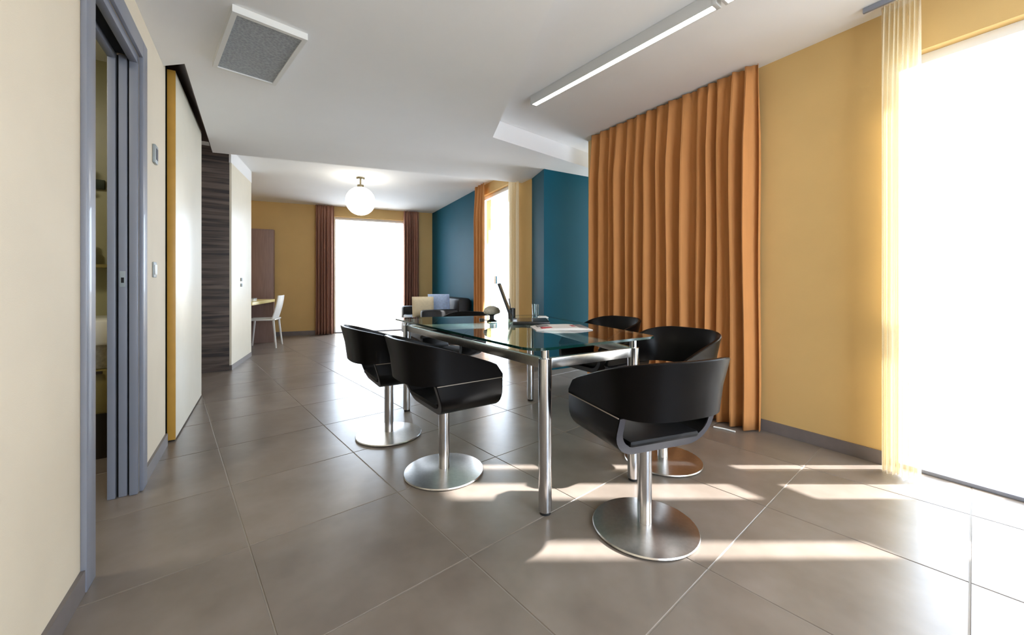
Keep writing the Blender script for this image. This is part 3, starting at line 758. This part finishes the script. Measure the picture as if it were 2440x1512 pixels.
spots = [((-0.362, 2.125), -55, 'black tub chair on the open-floor side of the glass table, near its corner leg'),
         ((-0.816, 2.646), -57, 'black tub chair behind its twin on the open-floor side of the glass table'),
         ((0.545, 1.640), 21, 'black tub chair drawn up to the short end rail of the glass table'),
         ((0.855, 2.262), 124, 'black tub chair on the orange curtain side of the glass table, nearest the short end'),
         ((0.685, 3.107), 122, 'black tub chair by the orange curtain, half hidden behind the magazine on the table'),
         ((-0.50, 3.60), 150, 'black tub chair at the far end of the glass table, below the sofa cushions')]
for i, (p, ang, lab) in enumerate(spots):
    if i == 0:
        ch0.location = (p[0], p[1], 0); ch0.rotation_euler = (0, 0, math.radians(ang)); ch0['label'] = lab
    else: copy_tree(ch0, (p[0], p[1], 0), math.radians(ang), lab)

# ------------------------------------------------------------------ things on the table
def on_table(x, y): return ground(x, y, GT)
lp = on_table(1222, 768)
LFr = Fr(lp.xy, Vector((1.0, -0.01)))                    # a: from hinge towards the user
lap = thing('laptop', (lp.x, lp.y, GT + 0.0005), 'open black laptop seen edge-on upon the glass table', 'laptop')
LFr2 = LFr
box('keyboard_base', 'laptop_black', lap, LFr2, (0.0, 0.25), (-0.17, 0.17), (GT + 0.001, GT + 0.020), 0.003)
bm = bmesh.new()
sc_h, tilt = 0.27, math.radians(20)
for s, (off0, off1) in enumerate(((0.0, 0.012),)):
    pts = []
    for t in (0, sc_h):
        for o2 in (off0, off1):
            for bb in (-0.17, 0.17):
                aa = -math.sin(tilt) * t - o2 * math.cos(tilt); zz = GT + 0.021 + math.cos(tilt) * t - o2 * math.sin(tilt) + 0.005
                pts.append(bm.verts.new(LFr2.p(aa, bb, zz)))
    for f in ((0, 1, 3, 2), (4, 6, 7, 5), (0, 4, 5, 1), (2, 3, 7, 6), (0, 2, 6, 4), (1, 5, 7, 3)): bm.faces.new([pts[i] for i in f])
sc_ = link('lid', bm, 'laptop_black', lap)
bm = bmesh.new(); pts = []
for t in (0.015, sc_h - 0.015):
    for bb in (-0.155, 0.155):
        pts.append((t, bb))
vv = []
for o2 in (-0.0012, -0.0004):
    for t, bb in pts: vv.append(bm.verts.new(LFr2.p(-math.sin(tilt) * t - o2 * math.cos(tilt), bb, GT + 0.026 + math.cos(tilt) * t - o2 * math.sin(tilt))))
for f in ((0, 1, 3, 2), (4, 6, 7, 5), (0, 4, 5, 1), (2, 3, 7, 6), (0, 2, 6, 4), (1, 5, 7, 3)): bm.faces.new([vv[i] for i in f])
link('screen', bm, 'screen_dark', sc_)
kb = box('keyboard', 'screen_dark', lap, LFr2, (0.03, 0.14), (-0.15, 0.15), (GT + 0.0201, GT + 0.022))

mg = on_table(1335, 782)
mF = Fr(mg.xy, Vector((0.95, 0.10)))
mag = thing('magazine', (mg.x, mg.y, GT + 0.0005), 'open magazine with printed pages lying on the glass table', 'magazine')
bm = bmesh.new()
for k in range(2):
    s = -1 if k == 0 else 1
    n = 8
    lo, hi = [], []
    for i in range(n + 1):
        t = i / n; aa = s * 0.17 * t; zz = 0.010 * (1 - t) ** 2 + 0.012 * math.sin(math.pi * t) * 0.6
        for bb in (-0.12, 0.12):
            lo.append(bm.verts.new(mF.p(aa, bb, GT + 0.001))); hi.append(bm.verts.new(mF.p(aa, bb, GT + 0.004 + zz)))
    for i in range(n):
        a_, b_, c_, d_ = 2 * i, 2 * i + 1, 2 * i + 3, 2 * i + 2
        bm.faces.new((hi[a_], hi[b_], hi[c_], hi[d_])); bm.faces.new((lo[a_], lo[d_], lo[c_], lo[b_]))
        bm.faces.new((lo[a_], hi[a_], hi[d_], lo[d_])); bm.faces.new((lo[b_], lo[c_], hi[c_], hi[b_]))
    bm.faces.new((lo[-2], lo[-1], hi[-1], hi[-2]))
link('pages', bm, 'paper', mag, True)
for (a0, a1, b0, b1, mt) in ((-0.14, -0.05, -0.09, 0.0, 'paper_grey'), (0.04, 0.09, -0.05, 0.03, 'paper_red'), (0.10, 0.15, -0.09, 0.08, 'paper_grey'), (-0.13, -0.06, 0.03, 0.09, 'paper_red')):
    box('printed_picture', mt, mag, mF, (a0, a1), (b0, b1), (GT + 0.004, GT + 0.0145))

gt_ = on_table(1276, 752)
tm = thing('tumbler', (gt_.x, gt_.y, GT + 0.0005), 'clear glass tumbler standing beside the laptop', 'glass')
bm = bmesh.new(); lathe(bm, [(0.020, GT + 0.001), (0.026, GT + 0.002), (0.030, GT + 0.10), (0.028, GT + 0.10), (0.024, GT + 0.012), (0.018, GT + 0.010)], gt_.x, gt_.y, 24); link('glass', bm, 'tumbler_glass', tm, True)
bm = bmesh.new(); lathe(bm, [(0.012, GT + 0.0105), (0.022, GT + 0.0125), (0.0245, GT + 0.035)], gt_.x, gt_.y, 20); link('water', bm, 'tumbler_glass', tm, True)
sa = on_table(1296, 758)
box_s = thing('note_tray', (sa.x, sa.y, GT + 0.0005), 'small white tray on the glass table below the tumbler', 'tray')
sF = Fr(sa.xy, (1, 0.1))
box('tray', 'white_plastic', box_s, sF, (-0.045, 0.03), (-0.04, 0.04), (GT + 0.001, GT + 0.014), 0.004)
box('note', 'paper', box_s, sF, (-0.035, 0.02), (-0.03, 0.03), (GT + 0.0141, GT + 0.018))
bo = on_table(1172, 766)
pt_ = thing('planter_bowl', (bo.x, bo.y, GT + 0.0005), 'small grey pebble bowl on a black foot on the table', 'bowl')
bm = bmesh.new(); lathe(bm, [(0.035, GT + 0.001), (0.038, GT + 0.006), (0.016, GT + 0.018), (0.016, GT + 0.045), (0.03, GT + 0.052)], bo.x, bo.y, 24); link('foot', bm, 'pot_black', pt_, True)
bm = bmesh.new(); lathe(bm, [(0.03, GT + 0.0525), (0.058, GT + 0.062), (0.062, GT + 0.078), (0.050, GT + 0.100), (0.025, GT + 0.112), (0.008, GT + 0.115)], bo.x, bo.y, 24); link('bowl', bm, 'stone_grey', pt_, True)
bo2 = on_table(1213, 765)
ph2 = thing('pen_holder', (bo2.x, bo2.y, GT + 0.0005), 'black pen pot with a pen behind the laptop', 'pen holder')
bm = bmesh.new(); lathe(bm, [(0.026, GT + 0.001), (0.028, GT + 0.003), (0.028, GT + 0.085), (0.024, GT + 0.085), (0.024, GT + 0.01)], bo2.x + 0.02, bo2.y + 0.2, 20); link('pot', bm, 'pot_black', ph2, True)
bm = bmesh.new(); tube(bm, [(bo2.x + 0.02, bo2.y + 0.2, GT + 0.011), (bo2.x - 0.002, bo2.y + 0.205, GT + 0.16)], 0.004); link('pen', bm, 'alu_dark', ph2, True)
kb_ = on_table(1150, 762)
ks = thing('key_bunch', (kb_.x, kb_.y, GT + 0.0005), 'tiny dark keys lying beside the pebble bowl', 'keys')
bm = bmesh.new(); kf = Fr(kb_.xy, (1, 0.3)); bbox(bm, kf, (-0.025, 0.01), (-0.008, 0.008), (GT + 0.001, GT + 0.012), 0.003); link('fob', bm, 'pot_black', ks)
bm = bmesh.new(); tube(bm, [(kb_.x + 0.025 + 0.014 * math.cos(t * 0.7), kb_.y + 0.014 * math.sin(t * 0.7), GT + 0.004) for t in range(10)], 0.0018, 6); link('key_ring', bm, 'steel', ks, True)

# white cord on the floor by the orange curtain
c0 = ground(1700, 1018); c1 = ground(1752, 1030)
bm = bmesh.new(); tube(bm, [Vector((c0.x, c0.y, 0.006)), (c0 * 0.5 + c1 * 0.5) + Vector((0.0, 0.01, 0.006)), Vector((c1.x, c1.y, 0.006))], 0.0055)
tag(link('power_cord', bm, 'white_plastic', None, True), 'short white cord on the floor before the orange curtain', 'cord')

# ------------------------------------------------------------------ bedroom furniture
SOF = Fr(SR.p(1.35, -0.02).xy, SR.u)                      # along the teal wall
sofa = thing('sofa', SR.p(1.9, -0.45, 0), 'black sofa standing against the teal bedroom wall', 'sofa')
def sb(nm, a, b_, z, bev=0.03, m_='sofa_black'): return box(nm, m_, sofa, SR, a, b_, z, bev)
sb('seat_base', (0.85, 2.35), (-0.86, -0.10), (0.08, 0.28), 0.02)
for k in range(2): sb('seat_cushion', (1.00 + 0.60 * k, 1.59 + 0.60 * k), (-0.86, -0.26), (0.281, 0.43), 0.03)
sb('backrest', (0.85, 2.35), (-0.25, -0.02), (0.281, 0.76), 0.05)
for a in ((0.82, 0.99), (2.21, 2.38)): sb('armrest', a, (-0.86, -0.26), (0.281, 0.58), 0.04)
for a in (0.92, 2.28):
    for b_ in (-0.80, -0.14): sb('leg', (a - 0.025, a + 0.025), (b_ - 0.025, b_ + 0.025), (0.0006, 0.08), 0.004, 'steel')
def cushion(name, label, material, c, yaw, lean, w, h, t):
    th2 = thing(name, c, label, 'cushion', rotz=yaw)
    bm = bmesh.new(); n = 14; gridf = []; gridb = []
    def P(i, j, side):
        u, v = i / n * 2 - 1, j / n * 2 - 1
        d = t / 2 * (max(0, (1 - u ** 4)) * max(0, (1 - v ** 4))) ** 0.5
        pin = 1 - 0.06 * (u * u) * (1 - v * v) ; pin2 = 1 - 0.06 * (v * v) * (1 - u * u)
        p = Vector((u * w / 2 * pin2, side * d, h / 2 + v * h / 2 * pin))
        return Matrix.Rotation(lean, 3, 'X') @ p
    vf = {}
    for side in (-1, 1):
        for i in range(n + 1):
            for j in range(n + 1):
                edge = i in (0, n) or j in (0, n)
                key = (i, j, 0 if edge else side)
                if key not in vf: vf[key] = bm.verts.new(P(i, j, side))
        for i in range(n):
            for j in range(n):
                ks_ = [(i, j), (i + 1, j), (i + 1, j + 1), (i, j + 1)]
                vs2 = [vf[(a_, b_, 0 if (a_ in (0, n) or b_ in (0, n)) else side)] for a_, b_ in ks_]
                bm.faces.new(vs2 if side > 0 else vs2[::-1])
    link('cover', bm, material, th2, True, local=True)
    return th2
wyaw = math.atan2(SR.u.y, SR.u.x)
cA = SR.p(2.18, -0.62, 0.435); cB = SR.p(1.85, -0.42, 0.435)
zc = 6.55
cushion('cushion', 'square cream cushion propped on the black sofa', 'cushion_cream', SR.p(1.90, -0.72, 0.432), 0.10, math.radians(12), 0.36, 0.36, 0.11)
cushion('cushion', 'pale blue cushion leaning on the black sofa back', 'cushion_blue', SR.p(1.93, -0.44, 0.432), -0.12, math.radians(10), 0.38, 0.40, 0.11)
so_ = a_at(1115, 0, SR)
ws = thing('wall_socket', SR.p(so_, 0, 0.62), 'white socket plate low on the teal bedroom wall', 'socket')
box('plate', 'white_plastic', ws, SR, (so_ - 0.05, so_ + 0.05), (-0.012, 0.0), (0.66, 0.745), 0.003)
box('socket_hole', 'alu_dark', ws, SR, (so_ - 0.012, so_ + 0.012), (-0.0135, -0.0121), (0.69, 0.715))

# desk along the left, with tall panel on the back wall and a white chair
DF = Fr(Vector((-3.66, 5.62)), Vector((-4.08, 6.86)) - Vector((-3.66, 5.62)))
DL = (Vector((-4.08, 6.86)) - Vector((-3.66, 5.62))).length
dk = thing('desk', DF.p(DL / 2, -0.25, 0), 'cream-topped wooden desk behind the cream partition', 'desk')
box('desktop', 'desk_cream', dk, DF, (0.0, DL), (-0.55, 0.0), (0.695, 0.74), 0.003)
box('side_panel', 'wood_mauve', dk, DF, (DL - 0.03, DL - 0.002), (-0.55, -0.01), (0.0006, 0.6945))
box('side_panel', 'wood_mauve', dk, DF, (0.002, 0.03), (-0.55, -0.03), (0.0006, 0.6945))
box('back_panel', 'wood_mauve', dk, DF, (0.031, DL - 0.031), (-0.549, -0.53), (0.0006, 0.6945))
dp = DF.p(0.25, -0.12, 0.7405)
bx_ = thing('desk_organiser', dp, 'small white box on the cream desk', 'box')
box('body', 'white_plastic', bx_, DF, (0.30, 0.46), (-0.18, -0.06), (0.7405, 0.775), 0.004)
box('lid', 'grey_plastic', bx_, DF, (0.295, 0.465), (-0.185, -0.055), (0.7755, 0.785), 0.002)
pa0, pa1 = a_at(652, -0.15, BK), a_at(600, -0.15, BK)
cab = thing('tall_cabinet', BK.p((pa0 + pa1) / 2, -0.1, 0), 'tall mauve wooden cabinet against the yellow far wall behind the desk', 'cabinet')
box('body', 'wood_mauve', cab, BK, (pa0, pa1 + 0.5), (-0.15, -0.013), (0.0006, 2.02), 0.003)
for k in range(2):
    w_ = (pa1 + 0.5 - pa0) / 2
    dd = box('door', 'wood_mauve', cab, BK, (pa0 + 0.003 + w_ * k, pa0 + w_ * (k + 1) - 0.003), (-0.168, -0.151), (0.05, 2.0), 0.002)
    box('handle', 'grey_plastic', dd, BK, (pa0 + w_ - 0.03 + 0.05 * k, pa0 + w_ - 0.02 + 0.05 * k), (-0.185, -0.169), (1.0, 1.15))

wc = ground(629, 826)
wch = thing('side_chair', (wc.x, wc.y, 0), 'slim white plastic chair pulled up to the cream desk', 'chair', rotz=math.radians(108))
Lc = Fr((0, 0), (0, 1))
bm = bmesh.new(); bbox(bm, Lc, (-0.20, 0.20), (-0.20, 0.20), (0.43, 0.455), 0.010); link('seat', bm, 'white_plastic', wch, True, local=True)
bm = bmesh.new(); rows = []
for j in range(9):
    v = j / 8; zz = 0.458 + 0.36 * v; yb = -0.185 - 0.06 * math.sin(v * 1.5) - 0.02 * v
    row = []
    for i in range(11):
        u = i / 10 * 2 - 1; xx = u * 0.19 * (1 - 0.08 * v * v); yy = yb + 0.035 * u * u
        row.append((bm.verts.new((xx, yy, zz)), bm.verts.new((xx, yy - 0.014, zz))))
    rows.append(row)
for j in range(8):
    for i in range(10):
        bm.faces.new([rows[j][i][0], rows[j][i + 1][0], rows[j + 1][i + 1][0], rows[j + 1][i][0]])
        bm.faces.new([rows[j][i][1], rows[j + 1][i][1], rows[j + 1][i + 1][1], rows[j][i + 1][1]])
    for i in (0, 10): bm.faces.new([rows[j][i][0], rows[j + 1][i][0], rows[j + 1][i][1], rows[j][i][1]])
for j in (0, 8):
    for i in range(10): bm.faces.new([rows[j][i][0], rows[j][i][1], rows[j][i + 1][1], rows[j][i + 1][0]])
link('backrest', bm, 'white_plastic', wch, True, local=True)
for sx in (-1, 1):
    for sy in (-1, 1):
        bm = bmesh.new(); tube(bm, [(sx * 0.17, sy * 0.17, 0.43), (sx * 0.20, sy * 0.215, 0.0006)], [0.016, 0.011], 10); link('leg', bm, 'white_plastic', wch, True, local=True)
